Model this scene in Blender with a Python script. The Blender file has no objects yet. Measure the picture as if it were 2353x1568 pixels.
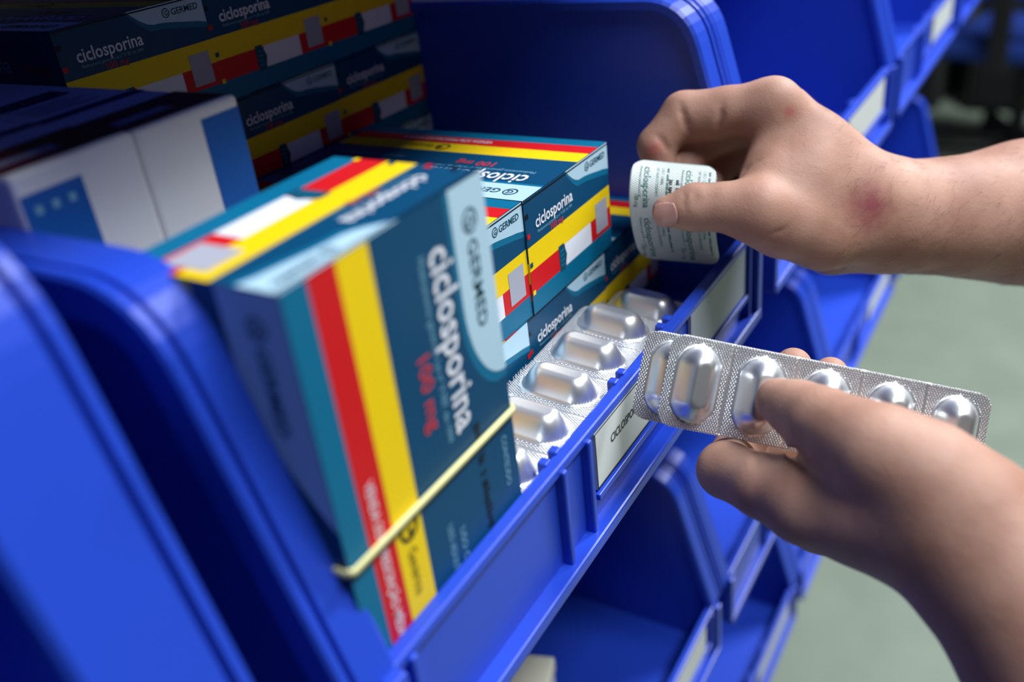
import bpy, bmesh, math, random
import numpy as np
from mathutils import Matrix, Vector

# ---------------------------------------------------------------- camera, world, light, exposure
S = 0.001                      # the scene is laid out in millimetres
sc = bpy.context.scene
COL = sc.collection

cam_data = bpy.data.cameras.new('camera')
cam = bpy.data.objects.new('camera', cam_data)
COL.objects.link(cam)
cam_data.sensor_width = 36.0
cam_data.lens = 36.0 * 2113.1 / 2353.0
cam_data.clip_start = 0.01
cam_data.clip_end = 60
RIGHT = Vector((0.50428736, -0.85695555, -0.1064023))
DOWN = Vector((-0.46576345, -0.16616631, -0.86916809))
FWD = Vector((0.72715794, 0.48786878, -0.48293415))
rot = Matrix((RIGHT, -DOWN, -FWD)).transposed()
cam.matrix_world = Matrix.Translation((-0.106425, -0.1155, 0.165)) @ rot.to_4x4()
cam_data.dof.use_dof = True
cam_data.dof.focus_distance = 0.312
cam_data.dof.aperture_fstop = 5.8
sc.camera = cam

world = bpy.data.worlds.new('room_ambient')
sc.world = world
world.use_nodes = True
bg = world.node_tree.nodes['Background']
bg.inputs[0].default_value = (0.62, 0.75, 1.0, 1)
bg.inputs[1].default_value = 0.012

def area(name, loc, target, sx, sy, power, color):
    d = bpy.data.lights.new(name, 'AREA')
    d.shape = 'RECTANGLE'; d.size = sx; d.size_y = sy; d.energy = power; d.color = color
    o = bpy.data.objects.new(name, d); COL.objects.link(o)
    o.location = loc
    o.rotation_euler = (Vector(target) - Vector(loc)).to_track_quat('-Z', 'Y').to_euler()
    return o
# ceiling panel of the store room and an added second one (they hang under the ceiling and face straight down)
area('ceiling_panel_light', (0.30, -0.91, 1.70), (0.30, -0.91, 0), 1.1, 0.46, 42, (0.93, 0.97, 1.0))
area('ceiling_panel_light', (2.3, -0.80, 1.70), (2.3, -0.80, 0), 1.1, 0.42, 105, (0.93, 0.97, 1.0))  # added panel, out of view, made strong to brighten the floor at the right

sc.view_settings.view_transform = 'Standard'
sc.view_settings.look = 'None'
sc.view_settings.exposure = 0.38
sc.view_settings.gamma = 1.0
sc.view_settings.use_curve_mapping = False

# ---------------------------------------------------------------- helpers
def lin(r, g, b):
    f = lambda c: ((c/255.0 + 0.055)/1.055)**2.4 if c > 10 else c/255.0/12.92
    return (f(r), f(g), f(b), 1)

def pbsdf(name, color, rough=0.5, metal=0.0, spec=0.3, bump=None, mottle=None, sss=0.0):
    m = bpy.data.materials.new(name); m.use_nodes = True
    nt = m.node_tree; p = nt.nodes['Principled BSDF']
    p.inputs['Base Color'].default_value = color
    p.inputs['Roughness'].default_value = rough
    p.inputs['Metallic'].default_value = metal
    p.inputs['Specular IOR Level'].default_value = spec
    if sss:
        p.inputs['Subsurface Weight'].default_value = sss
        p.inputs['Subsurface Radius'].default_value = (0.006, 0.0025, 0.0012)
        p.inputs['Subsurface Scale'].default_value = 1.0
    tc = nt.nodes.new('ShaderNodeTexCoord')
    if mottle:
        scale, amt = mottle
        n = nt.nodes.new('ShaderNodeTexNoise'); n.inputs['Scale'].default_value = scale
        n.inputs['Detail'].default_value = 5
        nt.links.new(tc.outputs['Object'], n.inputs['Vector'])
        mx = nt.nodes.new('ShaderNodeMix'); mx.data_type = 'RGBA'
        mx.inputs['A'].default_value = tuple(c*(1-amt) for c in color[:3]) + (1,)
        mx.inputs['B'].default_value = tuple(min(1, c*(1+amt)) for c in color[:3]) + (1,)
        nt.links.new(n.outputs['Fac'], mx.inputs['Factor'])
        nt.links.new(mx.outputs['Result'], p.inputs['Base Color'])
    if bump:
        scale, strength, dist = bump
        n = nt.nodes.new('ShaderNodeTexNoise'); n.inputs['Scale'].default_value = scale
        n.inputs['Detail'].default_value = 3
        nt.links.new(tc.outputs['Object'], n.inputs['Vector'])
        b = nt.nodes.new('ShaderNodeBump'); b.inputs['Strength'].default_value = strength
        b.inputs['Distance'].default_value = dist
        nt.links.new(n.outputs['Fac'], b.inputs['Height'])
        nt.links.new(b.outputs['Normal'], p.inputs['Normal'])
    return m

MAT = {}
MAT['bin_blue'] = pbsdf('blue_polypropylene', (0.016, 0.062, 0.54, 1), 0.36, spec=0.5, bump=(900, 0.12, 0.0002), mottle=(14, 0.06))
MAT['teal_dark'] = pbsdf('print_dark_teal', lin(0, 68, 106), 0.45)
MAT['teal'] = pbsdf('print_teal', lin(0, 104, 142), 0.45)
MAT['yellow'] = pbsdf('print_yellow', lin(240, 205, 10), 0.45)
MAT['red'] = pbsdf('print_red', lin(205, 22, 28), 0.45)
MAT['pale'] = pbsdf('print_pale_blue', lin(176, 208, 226), 0.42)
MAT['white'] = pbsdf('print_white', lin(226, 230, 240), 0.5)
MAT['grey'] = pbsdf('print_grey', lin(168, 170, 184), 0.5)
MAT['black'] = pbsdf('print_black', lin(14, 18, 24), 0.5)
MAT['ink_teal'] = pbsdf('ink_dark_teal', lin(10, 70, 92), 0.5)
MAT['ink_soft'] = pbsdf('ink_soft_blue', lin(120, 175, 200), 0.5)
MAT['ink_red'] = pbsdf('ink_red', lin(190, 60, 70), 0.5)
MAT['card'] = pbsdf('carton_board', lin(196, 206, 212), 0.6, bump=(500, 0.1, 0.0002))
MAT['card_teal'] = pbsdf('carton_teal_board', lin(4, 74, 104), 0.5, bump=(300, 0.08, 0.0002))
MAT['white_card'] = pbsdf('white_carton_board', lin(226, 226, 230), 0.55, mottle=(40, 0.03), bump=(400, 0.08, 0.0002))
MAT['blue_print'] = pbsdf('print_mid_blue', lin(20, 92, 176), 0.45)
MAT['maroon'] = pbsdf('print_maroon', lin(98, 16, 30), 0.45)
MAT['navy'] = pbsdf('print_navy', lin(26, 32, 92), 0.45)
MAT['paper'] = pbsdf('label_paper', lin(205, 210, 208), 0.55, mottle=(60, 0.04))
MAT['paper_grey'] = pbsdf('label_sleeve', lin(150, 158, 172), 0.35, mottle=(30, 0.12))
MAT['rubber'] = pbsdf('pale_yellow_rubber', lin(226, 222, 160), 0.5, bump=(800, 0.1, 0.0002))
MAT['green_ink'] = pbsdf('foil_green_ink', lin(18, 112, 100), 0.45)
MAT['skin_nail'] = pbsdf('nail', lin(196, 150, 140), 0.28, spec=0.5)
MAT['hair'] = pbsdf('dark_hair', lin(38, 26, 22), 0.5)
MAT['steel'] = pbsdf('dark_steel', lin(52, 56, 64), 0.5, metal=0.6, mottle=(8, 0.15))
MAT['chair_black'] = pbsdf('black_plastic', lin(22, 23, 26), 0.5)
MAT['chair_blue'] = pbsdf('blue_upholstery', lin(22, 50, 128), 0.8, bump=(300, 0.3, 0.002))
MAT['cabinet'] = pbsdf('dark_cabinet', lin(44, 48, 46), 0.6, mottle=(5, 0.2))
MAT['cream'] = pbsdf('cream_paint', lin(206, 204, 184), 0.7)
MAT['wall'] = pbsdf('wall_paint', lin(36, 39, 42), 0.8, bump=(60, 0.1, 0.002))
MAT['ceiling'] = pbsdf('ceiling_paint', lin(60, 64, 68), 0.8)

def foil_material(name, base, rough, emboss, metal=0.92):
    m = bpy.data.materials.new(name); m.use_nodes = True
    nt = m.node_tree; p = nt.nodes['Principled BSDF']
    p.inputs['Base Color'].default_value = base
    p.inputs['Metallic'].default_value = metal
    p.inputs['Roughness'].default_value = rough
    if emboss:
        uv = nt.nodes.new('ShaderNodeUVMap'); uv.uv_map = 'flat'
        hs = []
        for ang in (math.radians(32), math.radians(-32)):
            mp = nt.nodes.new('ShaderNodeMapping'); mp.inputs['Rotation'].default_value = (0, 0, ang)
            nt.links.new(uv.outputs['UV'], mp.inputs['Vector'])
            w = nt.nodes.new('ShaderNodeTexWave'); w.inputs['Scale'].default_value = 0.37
            nt.links.new(mp.outputs['Vector'], w.inputs['Vector']); hs.append(w)
        mul = nt.nodes.new('ShaderNodeMath'); mul.operation = 'MULTIPLY'
        nt.links.new(hs[0].outputs['Fac'], mul.inputs[0]); nt.links.new(hs[1].outputs['Fac'], mul.inputs[1])
        att = nt.nodes.new('ShaderNodeAttribute'); att.attribute_name = 'emboss'
        mul2 = nt.nodes.new('ShaderNodeMath'); mul2.operation = 'MULTIPLY'
        nt.links.new(mul.outputs[0], mul2.inputs[0]); nt.links.new(att.outputs['Fac'], mul2.inputs[1])
        b = nt.nodes.new('ShaderNodeBump'); b.inputs['Strength'].default_value = emboss
        b.inputs['Distance'].default_value = 0.0005
        nt.links.new(mul2.outputs[0], b.inputs['Height'])
        nt.links.new(b.outputs['Normal'], p.inputs['Normal'])
    return m
MAT['foil'] = foil_material('aluminium_blister_foil', (0.86, 0.88, 0.91, 1), 0.36, 1.4)
MAT['foil_back'] = foil_material('lidding_foil', (0.54, 0.60, 0.60, 1), 0.50, 0.35, 0.45)

def skin_material(name, marks):
    m = bpy.data.materials.new(name); m.use_nodes = True
    nt = m.node_tree; p = nt.nodes['Principled BSDF']; L = nt.links
    tc = nt.nodes.new('ShaderNodeTexCoord')
    n1 = nt.nodes.new('ShaderNodeTexNoise'); n1.inputs['Scale'].default_value = 45; n1.inputs['Detail'].default_value = 6
    L.new(tc.outputs['Object'], n1.inputs['Vector'])
    ramp = nt.nodes.new('ShaderNodeValToRGB')
    ramp.color_ramp.elements[0].position = 0.3; ramp.color_ramp.elements[0].color = lin(168, 124, 106)
    ramp.color_ramp.elements[1].position = 0.7; ramp.color_ramp.elements[1].color = lin(196, 154, 136)
    L.new(n1.outputs['Fac'], ramp.inputs['Fac'])
    last = ramp.outputs['Color']
    for (loc, rad, colr, amt) in marks:
        vm = nt.nodes.new('ShaderNodeVectorMath'); vm.operation = 'DISTANCE'
        L.new(tc.outputs['Object'], vm.inputs[0]); vm.inputs[1].default_value = [c*S for c in loc]
        nz = nt.nodes.new('ShaderNodeTexNoise'); nz.inputs['Scale'].default_value = 260
        L.new(tc.outputs['Object'], nz.inputs['Vector'])
        ad = nt.nodes.new('ShaderNodeMath'); ad.operation = 'MULTIPLY_ADD'
        L.new(nz.outputs['Fac'], ad.inputs[0]); ad.inputs[1].default_value = rad*S*0.9
        L.new(vm.outputs['Value'], ad.inputs[2])
        mr = nt.nodes.new('ShaderNodeMapRange'); mr.interpolation_type = 'SMOOTHSTEP'
        mr.inputs['From Min'].default_value = rad*S*1.6; mr.inputs['From Max'].default_value = rad*S*0.35
        mr.inputs['To Max'].default_value = amt
        L.new(ad.outputs[0], mr.inputs['Value'])
        mx = nt.nodes.new('ShaderNodeMix'); mx.data_type = 'RGBA'
        L.new(mr.outputs['Result'], mx.inputs['Factor']); L.new(last, mx.inputs['A'])
        mx.inputs['B'].default_value = colr
        last = mx.outputs['Result']
    L.new(last, p.inputs['Base Color'])
    p.inputs['Roughness'].default_value = 0.58
    p.inputs['Specular IOR Level'].default_value = 0.28
    p.inputs['Subsurface Weight'].default_value = 0.12
    p.inputs['Subsurface Radius'].default_value = (0.004, 0.0015, 0.0008)
    p.inputs['Subsurface Scale'].default_value = 1.0
    v = nt.nodes.new('ShaderNodeTexVoronoi'); v.inputs['Scale'].default_value = 1100
    L.new(tc.outputs['Object'], v.inputs['Vector'])
    n2 = nt.nodes.new('ShaderNodeTexNoise'); n2.inputs['Scale'].default_value = 260; n2.inputs['Detail'].default_value = 6
    L.new(tc.outputs['Object'], n2.inputs['Vector'])
    ad = nt.nodes.new('ShaderNodeMath'); ad.operation = 'MULTIPLY_ADD'
    L.new(v.outputs['Distance'], ad.inputs[0]); ad.inputs[1].default_value = 0.35; L.new(n2.outputs['Fac'], ad.inputs[2])
    b = nt.nodes.new('ShaderNodeBump'); b.inputs['Strength'].default_value = 0.22; b.inputs['Distance'].default_value = 0.0007
    L.new(ad.outputs[0], b.inputs['Height']); L.new(b.outputs['Normal'], p.inputs['Normal'])
    return m

def mk(name, me, parent=None, mats=()):
    o = bpy.data.objects.new(name, me); COL.objects.link(o)
    for m in mats:
        if m.name not in me.materials: me.materials.append(m)
    if parent: o.parent = parent
    return o
def empty(name, loc=(0, 0, 0)):
    o = bpy.data.objects.new(name, None); COL.objects.link(o)
    o.location = [c*S for c in loc]; o.empty_display_size = 0.02
    return o
def tag(o, label, cat, group=None, kind=None):
    o['label'] = label; o['category'] = cat
    if group: o['group'] = group
    if kind: o['kind'] = kind
    return o
def struct(o, label=None):
    o['kind'] = 'structure'
    if label: o['label'] = label
    return o
def pydata(name, verts, faces, smooth=False):
    me = bpy.data.meshes.new(name)
    me.from_pydata([tuple(c*S for c in v) for v in verts], [], faces)
    me.update()
    if smooth: me.polygons.foreach_set('use_smooth', [True]*len(me.polygons))
    return me
def box_mesh(name, x0, x1, y0, y1, z0, z1, bevel=0.0, seg=2, mat=None):
    bm = bmesh.new()
    bmesh.ops.create_cube(bm, size=1.0)
    for v in bm.verts:
        v.co = Vector(((x0+x1)/2 + v.co.x*(x1-x0), (y0+y1)/2 + v.co.y*(y1-y0), (z0+z1)/2 + v.co.z*(z1-z0)))*S
    if bevel > 0:
        bmesh.ops.bevel(bm, geom=bm.edges[:], offset=bevel*S, segments=seg, affect='EDGES', profile=0.5)
    me = bpy.data.meshes.new(name); bm.to_mesh(me); bm.free()
    if bevel > 0: me.polygons.foreach_set('use_smooth', [False]*len(me.polygons))
    if mat: me.materials.append(mat)
    return me
def prism(name, prof, x0, x1, mat, bevel=0.0):
    """extrude a (y,z) outline along x"""
    n = len(prof)
    v = [(x0, y, z) for y, z in prof] + [(x1, y, z) for y, z in prof]
    fcs = [list(range(n)), list(range(2*n-1, n-1, -1))] + [[(i+1) % n, i, n+i, n+(i+1) % n] for i in range(n)]
    me = pydata(name, v, fcs); me.materials.append(mat)
    bm = bmesh.new(); bm.from_mesh(me); bmesh.ops.recalc_face_normals(bm, faces=bm.faces[:])
    if bevel: bmesh.ops.bevel(bm, geom=bm.edges[:], offset=bevel*S, segments=2, affect='EDGES', profile=0.5)
    bm.to_mesh(me); bm.free()
    return me
def copy_tree(o, parent=None):
    c = o.copy(); COL.objects.link(c)
    if parent: c.parent = parent
    for ch in list(o.children): copy_tree(ch, c)
    return c

_text = {}
def text_geo(body, size, bold=0.0, wide=1.0):
    """flat glyph outlines of a line of text, as (verts2d, faces); x starts at 0, baseline at 0"""
    key = (body, size, bold, wide)
    if key not in _text:
        cu = bpy.data.curves.new('text_line', 'FONT'); cu.body = body; cu.size = size
        cu.offset = bold; cu.resolution_u = 2
        ob = bpy.data.objects.new('text_line', cu); COL.objects.link(ob)
        dg = bpy.context.evaluated_depsgraph_get()
        me = bpy.data.meshes.new_from_object(ob.evaluated_get(dg))
        vs = [(v.co.x*wide, v.co.y) for v in me.vertices]; fs = [list(p.vertices) for p in me.polygons]
        bpy.data.objects.remove(ob); bpy.data.curves.remove(cu); bpy.data.meshes.remove(me)
        _text[key] = (vs, fs)
    return _text[key]
def text_width(body, size, bold=0.0, wide=1.0):
    vs, _ = text_geo(body, size, bold, wide); return max(v[0] for v in vs)

class Print:
    """flat ink on a panel: polygons in panel millimetres, stacked in ink layers"""
    def __init__(self): self.v = []; self.f = []; self.m = []
    def poly(self, pts, mat, layer=0):
        b = len(self.v); self.v += [(x, y, layer) for x, y in pts]
        self.f.append(list(range(b, b+len(pts)))); self.m.append(mat)
    def rect(self, x0, y0, x1, y1, mat, layer=0): self.poly([(x0, y0), (x1, y0), (x1, y1), (x0, y1)], mat, layer)
    def text(self, body, x, y, size, mat, layer=3, bold=0.0, length=None, rot=0, wide=1.0):
        vs, fs = text_geo(body, size, bold, wide)
        k = length/max(v[0] for v in vs) if length else 1.0
        c, s_ = math.cos(rot), math.sin(rot); b = len(self.v)
        for vx, vy in vs:
            vx *= k; self.v.append((x + c*vx - s_*vy, y + s_*vx + c*vy, layer))
        for q in fs: self.f.append([b+i for i in q]); self.m.append(mat)
    def ticks(self, x, y, length, h, mat, layer=3, seed=1):
        """a line of print too small or smudged to read"""
        r = random.Random(seed); t = 0.0
        while t < length:
            w = r.uniform(0.25, 0.6)*h
            if r.random() > 0.14: self.rect(x+t, y+r.uniform(0, .25)*h, x+t+w*0.7, y+h*r.uniform(.75, 1), mat, layer)
            t += w
    def ring(self, cx, cy, r, w, mat, layer=3, a0=0, a1=2*math.pi, n=20):
        for i in range(n):
            t0 = a0+(a1-a0)*i/n; t1 = a0+(a1-a0)*(i+1)/n
            self.poly([(cx+r*math.cos(t0), cy+r*math.sin(t0)), (cx+r*math.cos(t1), cy+r*math.sin(t1)),
                       (cx+(r-w)*math.cos(t1), cy+(r-w)*math.sin(t1)), (cx+(r-w)*math.cos(t0), cy+(r-w)*math.sin(t0))], mat, layer)
    def mesh(self, name, place, gap=0.10, step=0.05):
        """place(x, y, h) -> scene millimetres"""
        me = pydata(name, [place(x, y, gap+step*l) for x, y, l in self.v], self.f)
        names = []
        for m in self.m:
            if m not in names: names.append(m)
        for n in names: me.materials.append(MAT[n])
        me.polygons.foreach_set('material_index', [names.index(m) for m in self.m])
        me.update()
        return me

def germed(pr, x, y, size, mat='ink_teal', layer=4):
    r = size*0.52
    pr.ring(x+r, y+size*0.36, r, size*0.11, mat, layer, math.radians(50), math.radians(400))
    pr.text('G', x+r*0.55, y+size*0.10, size*0.72, mat, layer, bold=size*0.012)
    pr.text('GERMED', x+2.35*r, y, size, mat, layer, bold=size*0.012)

# ---------------------------------------------------------------- the room
def room():
    fl = pbsdf('floor_vinyl', lin(122, 133, 120), 0.45, mottle=(7, 0.22), bump=(30, 0.05, 0.002))
    X0, X1, Y0, Y1, Z0, Z1 = -2200, 7600, -3200, 900, -1000, 1900
    struct(mk('floor', box_mesh('floor', X0, X1, Y0, Y1, Z0-40, Z0, mat=fl)))
    struct(mk('ceiling', box_mesh('ceiling', X0, X1, Y0, Y1, Z1, Z1+40, mat=MAT['ceiling'])))
    struct(mk('wall_back', box_mesh('wall_back', X0, X1, Y1, Y1+40, Z0, Z1, mat=MAT['wall'])))
    struct(mk('wall_front', box_mesh('wall_front', X0, X1, Y0-40, Y0, Z0, Z1, mat=MAT['wall'])))
    struct(mk('wall_left', box_mesh('wall_left', X0-40, X0, Y0, Y1, Z0, Z1, mat=MAT['wall'])))
    struct(mk('wall_right', box_mesh('wall_right', X1, X1+40, Y0, Y1, Z0, Z1, mat=MAT['wall'])))
room()
# ---------------------------------------------------------------- rack and storage bins
BW, BD = 268.0, 305.0          # bin width and depth
Z_FLOOR, Z_BOT, Z_RIM = -33.0, -42.0, 98.0
def side_profile():
    pts = [(0.0, 0.0)]
    pts += [(24.0*t, 84.0*t) for t in (0.25, 0.5, 0.75)]
    # rounded shoulder between the sloping front edge and the level top edge
    p0, p1, p2 = (23.0, 80.5), (28.0, 98.0), (46.0, 98.0)
    for i in range(9):
        t = i/8; pts.append(((1-t)**2*p0[0]+2*t*(1-t)*p1[0]+t*t*p2[0], (1-t)**2*p0[1]+2*t*(1-t)*p1[1]+t*t*p2[1]))
    pts.append((150.0, 98.0)); pts.append((BD, 98.0))
    return pts
PROF = side_profile()
def flange_mesh(name, side, width=12.0, inner=4.5):
    sg = -1 if side == 'l' else 1
    xw = 0.0 if side == 'l' else BW
    sec = [(-inner, 0.2), (1.4-inner, 1.4), (width-4.6, 1.4), (width-4.2, -1.2), (width-3.2, -1.2), (width-2.8, 1.8), (width-0.8, 1.8), (width, 0.8), (width, -8.0), (width-1.8, -8.0), (width-1.8, -3.0), (-inner, -3.0)]
    vs, fs = [], []
    n = len(PROF); ns = len(sec)
    for i, (y, z) in enumerate(PROF):
        a = PROF[max(0, i-1)]; b = PROF[min(n-1, i+1)]
        ty, tz = b[0]-a[0], b[1]-a[1]; l = math.hypot(ty, tz); ny, nz = -tz/l, ty/l
        for u, h in sec: vs.append((xw+sg*u, y+ny*h, z+nz*h))
    for i in range(n-1):
        for j in range(ns):
            q = [i*ns+j, i*ns+(j+1) % ns, (i+1)*ns+(j+1) % ns, (i+1)*ns+j]
            fs.append(q if sg > 0 else q[::-1])
    fs.append(list(range(ns)) if sg < 0 else list(range(ns))[::-1])
    fs.append([(n-1)*ns+j for j in (range(ns)[::-1] if sg < 0 else range(ns))])
    me = pydata(name, vs, fs); me.materials.append(MAT['bin_blue'])
    bm = bmesh.new(); bm.from_mesh(me); bmesh.ops.recalc_face_normals(bm, faces=bm.faces[:]); bm.to_mesh(me); bm.free()
    return me

def make_bin():
    t = empty('storage_bin')
    B = MAT['bin_blue']
    wall = [(0.5, Z_BOT), (0.5, 0.0)] + PROF[1:] + [(BD, Z_BOT)]
    mk('side_wall', prism('side_wall', wall, 0.0, 2.6, B), t)
    mk('side_wall', prism('side_wall', wall, BW-2.6, BW, B), t)
    mk('bin_floor', box_mesh('bin_floor', 2.6, BW-2.6, 3, BD-3, Z_FLOOR-3, Z_FLOOR, 0.3, mat=B), t)
    mk('back_wall', box_mesh('back_wall', 2.6, BW-2.6, BD-3, BD, Z_BOT, Z_RIM, 0.4, mat=B), t)
    mk('side_flange', flange_mesh('side_flange', 'l'), t)
    mk('side_flange', flange_mesh('side_flange', 'r'), t)
    front = mk('front_panel', box_mesh('front_panel', 0.2, BW-0.2, 0.3, 3.0, Z_BOT, -0.6, 0.5, mat=B), t)
    mk('front_edge', box_mesh('front_edge', -1, BW+1, -1.6, 3.2, -3.2, 0.4, 0.8, mat=B), front)
    mk('bottom_ledge', box_mesh('bottom_ledge', -1, BW+1, -5.5, 2.4, Z_BOT-0.4, Z_BOT+4.4, 0.8, mat=B), front)
    for x in (7.5, 84.0, 100.5, BW-9.5):
        mk('rib', box_mesh('rib', x, x+2.6, -3.0, 1.0, Z_BOT+3, -1.5, 0.7, mat=B), front)
    for x in (-2.5, BW-3.5):
        mk('corner_post', box_mesh('corner_post', x, x+6, -5.0, 2.0, Z_BOT+1, 0.2, 0.9, mat=B), front)
    for x in (106.0,):
        mk('label_rail', box_mesh('label_rail', x, BW-10, -2.6, 0.6, -28.5, -26.0, 0.4, mat=B), front)
    for x in (82.5, 89.0, 131.0, 137.5, 172.0, 178.5):
        mk('peg', box_mesh('peg', x, x+3.6, 2.0, 5.4, -5.0, 1.2, 0.6, mat=B), front)
    return t
bin_proto = make_bin()
def place_bin(o, loc, k, label, group):
    o.location = [c*S for c in loc]; o.scale = (k, k, k) if not isinstance(k, tuple) else k
    tag(o, label, 'bin', group); return o
place_bin(bin_proto, (-4, 0, 0), 1.0, 'blue open-front storage bin holding the teal medicine cartons and loose blister strips', 'open-front storage bins on the rack')
G = 'open-front storage bins on the rack'
K2 = 0.885
spots = [
 ((-44-BW, 0, 0), (1.0, 1.0, 1.2), 'blue storage bin at the left edge, nearest the camera, beside the rubber-banded carton'),
 ((290, 0, 0), 1.0, 'blue storage bin directly right of the carton bin, behind the upper hand'),
 ((584, 0, 0), 1.0, 'blue storage bin second to the right of the carton bin, with a white paper inside'),
 ((878, 0, 0), 1.0, 'far blue storage bin at the top right end of the carton bin row'),
 ((42-261, 23, -248), K2, 'blue storage bin underneath the left end of the carton bin, at the bottom edge'),
 ((42, 23, -248), K2, 'dark blue storage bin directly under the carton bin, with a white box inside'),
 ((303, 23, -248), K2, 'blue storage bin in the row below, behind the hand holding the blister strip'),
 ((564, 23, -248), K2, 'blue storage bin in the row below, under the upper wrist'),
 ((825, 23, -248), K2, 'last blue storage bin of the row below, standing out against the dark furniture'),
 ((42, 40, -474), K2, 'lowest-row blue storage bin at the bottom edge of the picture'),
 ((303, 40, -474), K2, 'lowest-row blue storage bin left of the light floor, below the lower hand'),
 ((564, 40, -474), K2, 'lowest-row blue storage bin whose corner juts onto the light floor'),
 ((-4, -4, 274), 1.0, 'blue storage bin in the row above the carton bin, over the frame'),
 ((290, -4, 274), 1.0, 'blue storage bin in the row above, over the right neighbour of the carton bin'),
 ((-44-BW, -4, 274), 1.0, 'blue storage bin in the row above, over the leftmost bin'),
]
bins = [bin_proto]
for loc, k, lab in spots:
    bins.append(place_bin(copy_tree(bin_proto), loc, k, lab, G))
MAIN_BIN = bin_proto
# the bin nearest the camera has a broader rim on its right wall
[c for c in bins[1].children if c.name.startswith('side_flange')][-1].data = flange_mesh('side_flange', 'r', 12.0, 15.0)
# label cards in the label slots
def label_card(bin_o, x0, x1, mat, text=None):
    o = mk('label_card', box_mesh('label_card', x0, x1, -1.5, -0.2, -25.0, -3.0, mat=MAT[mat]), bin_o)
    pr = Print()
    if text:
        w = 0.5
        for r in ((x0, -25, x0+w, -3), (x0, -25, x1, -25+w*1.6), (x0, -3-w, x1, -3), (x1-w, -25, x1, -3)): pr.rect(*r, 'black')
        pr.text(text, x0+11, -13.6, 4.6, 'black', 1, bold=0.06, length=29)
        mk('label_print', pr.mesh('label_print', lambda x, y, h: (x, -1.5-h, y)), o)
    return o
lc = label_card(MAIN_BIN, 107.0, 170.0, 'paper', 'CICLOSPORINA 1'); lc['label'] = 'white label card printed CICLOSPORINA'
lc = label_card(MAIN_BIN, 191.0, 256.0, 'paper_grey'); lc['label'] = 'blank greyish label card'
for b in bins[1:]:
    label_card(b, 150.0, 250.0, 'paper')

rack = tag(empty('rack_panel', (0, 0, 0)), 'dark steel rack panel that the blue bins hang on', 'rack')
for z in (380, 100, -148, -374, -600):
    mk('rack_plate', box_mesh('rack_plate', -500, 1250, 352, 358, z-205, z+20, mat=MAT['steel']), rack)
    mk('rack_rail', box_mesh('rack_rail', -500, 1250, 310+ (0 if z > 0 else 0), 352, z-6-40, z-40, 1.0, mat=MAT['steel']), rack)
for x in (-480, 1210):
    mk('rack_upright', box_mesh('rack_upright', x, x+40, 358, 400, -1000, 520, 2, mat=MAT['steel']), rack)
# ---------------------------------------------------------------- medicine cartons
CB, CA, CC = 66.0, 117.0, 43.5          # width, length (depth), height of one carton
def wave_top(x0, x1, y_top, y_low, y_right, n=14):
    """lower edge of the pale corner flash: dips from the top edge and rises again at the right"""
    pts = []
    for i in range(n+1):
        t = i/n
        x = x0 + (x1-x0)*t
        if t < 0.32: y = y_top + (y_low-y_top)*math.sin(t/0.32*math.pi/2)
        else:
            s = (t-0.32)/0.68; y = y_low + (y_right-y_low)*(s*s*(3-2*s)) if s < 0.85 else y_right + (y_low-y_right)*0.0 - (s-0.85)*6
        pts.append((x, y))
    return pts
def flash(pr, x0, x1, ytop, ylow, yright, off=2.2):
    w = wave_top(x0, x1, ytop, ylow, yright)
    w2 = [(max(x-1.0, x0-2.0), y-off*min(1, i/4)) for i, (x, y) in enumerate(w)]
    w2[-1] = (x1, w2[-1][1])
    for i in range(len(w)-1):
        pr.poly([w2[i], w2[i+1], (w2[i+1][0], ytop), (w2[i][0], ytop)], 'teal', 1)
        pr.poly([w[i], w[i+1], (w[i+1][0], ytop), (w[i][0], ytop)], 'pale', 2)
def end_print():
    p = Print(); W, H = CB, CC
    y1, y2, y3 = H*0.595, H*0.385, H*0.185
    p.rect(0, y1, W, H, 'teal_dark'); p.rect(0, y2, W, y1, 'yellow'); p.rect(0, y3, W, y2, 'red'); p.rect(0, 0, W, y3, 'teal')
    flash(p, W*0.47, W, H, H*0.845, H*0.775)
    p.rect(W*0.40, y3, W*0.73, y2, 'white', 1)
    p.poly([(W*0.325, y2+.9), (W*0.385, y2+.9), (W*0.415, (y2+y3)/2), (W*0.385, y3-.9), (W*0.325, y3-.9)], 'ink_teal', 2)
    for k in range(4): p.rect(W*0.337, y3+1+k*1.9, W*0.382, y3+1.9+k*1.9, 'teal', 3)
    p.rect(W*0.80, y3+1.6, W*0.955, y2+5.4, 'grey', 2)
    p.text('ciclosporina', W*0.10, H*0.715, 6.6, 'white', 3, bold=0.10, length=W*0.43)
    p.text('Medicamento genérico Lei nº 9.787, de 1999', W*0.115, H*0.665, 1.7, 'ink_soft', 3, length=W*0.40)
    p.text('100 mg', W*0.25, H*0.605, 3.4, 'ink_red', 3, bold=0.05)
    germed(p, W*0.70, H*0.885, 3.4)
    for (z, m) in ((0.86, 'black'), (0.69, 'red'), (0.44, 'ink_teal'), (0.19, 'yellow')):
        p.rect(0.3, H*z-0.9, 2.2, H*z+0.9, m, 4)
    p.rect(0, H-0.9, W, H-0.45, 'black', 5)
    return p
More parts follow.
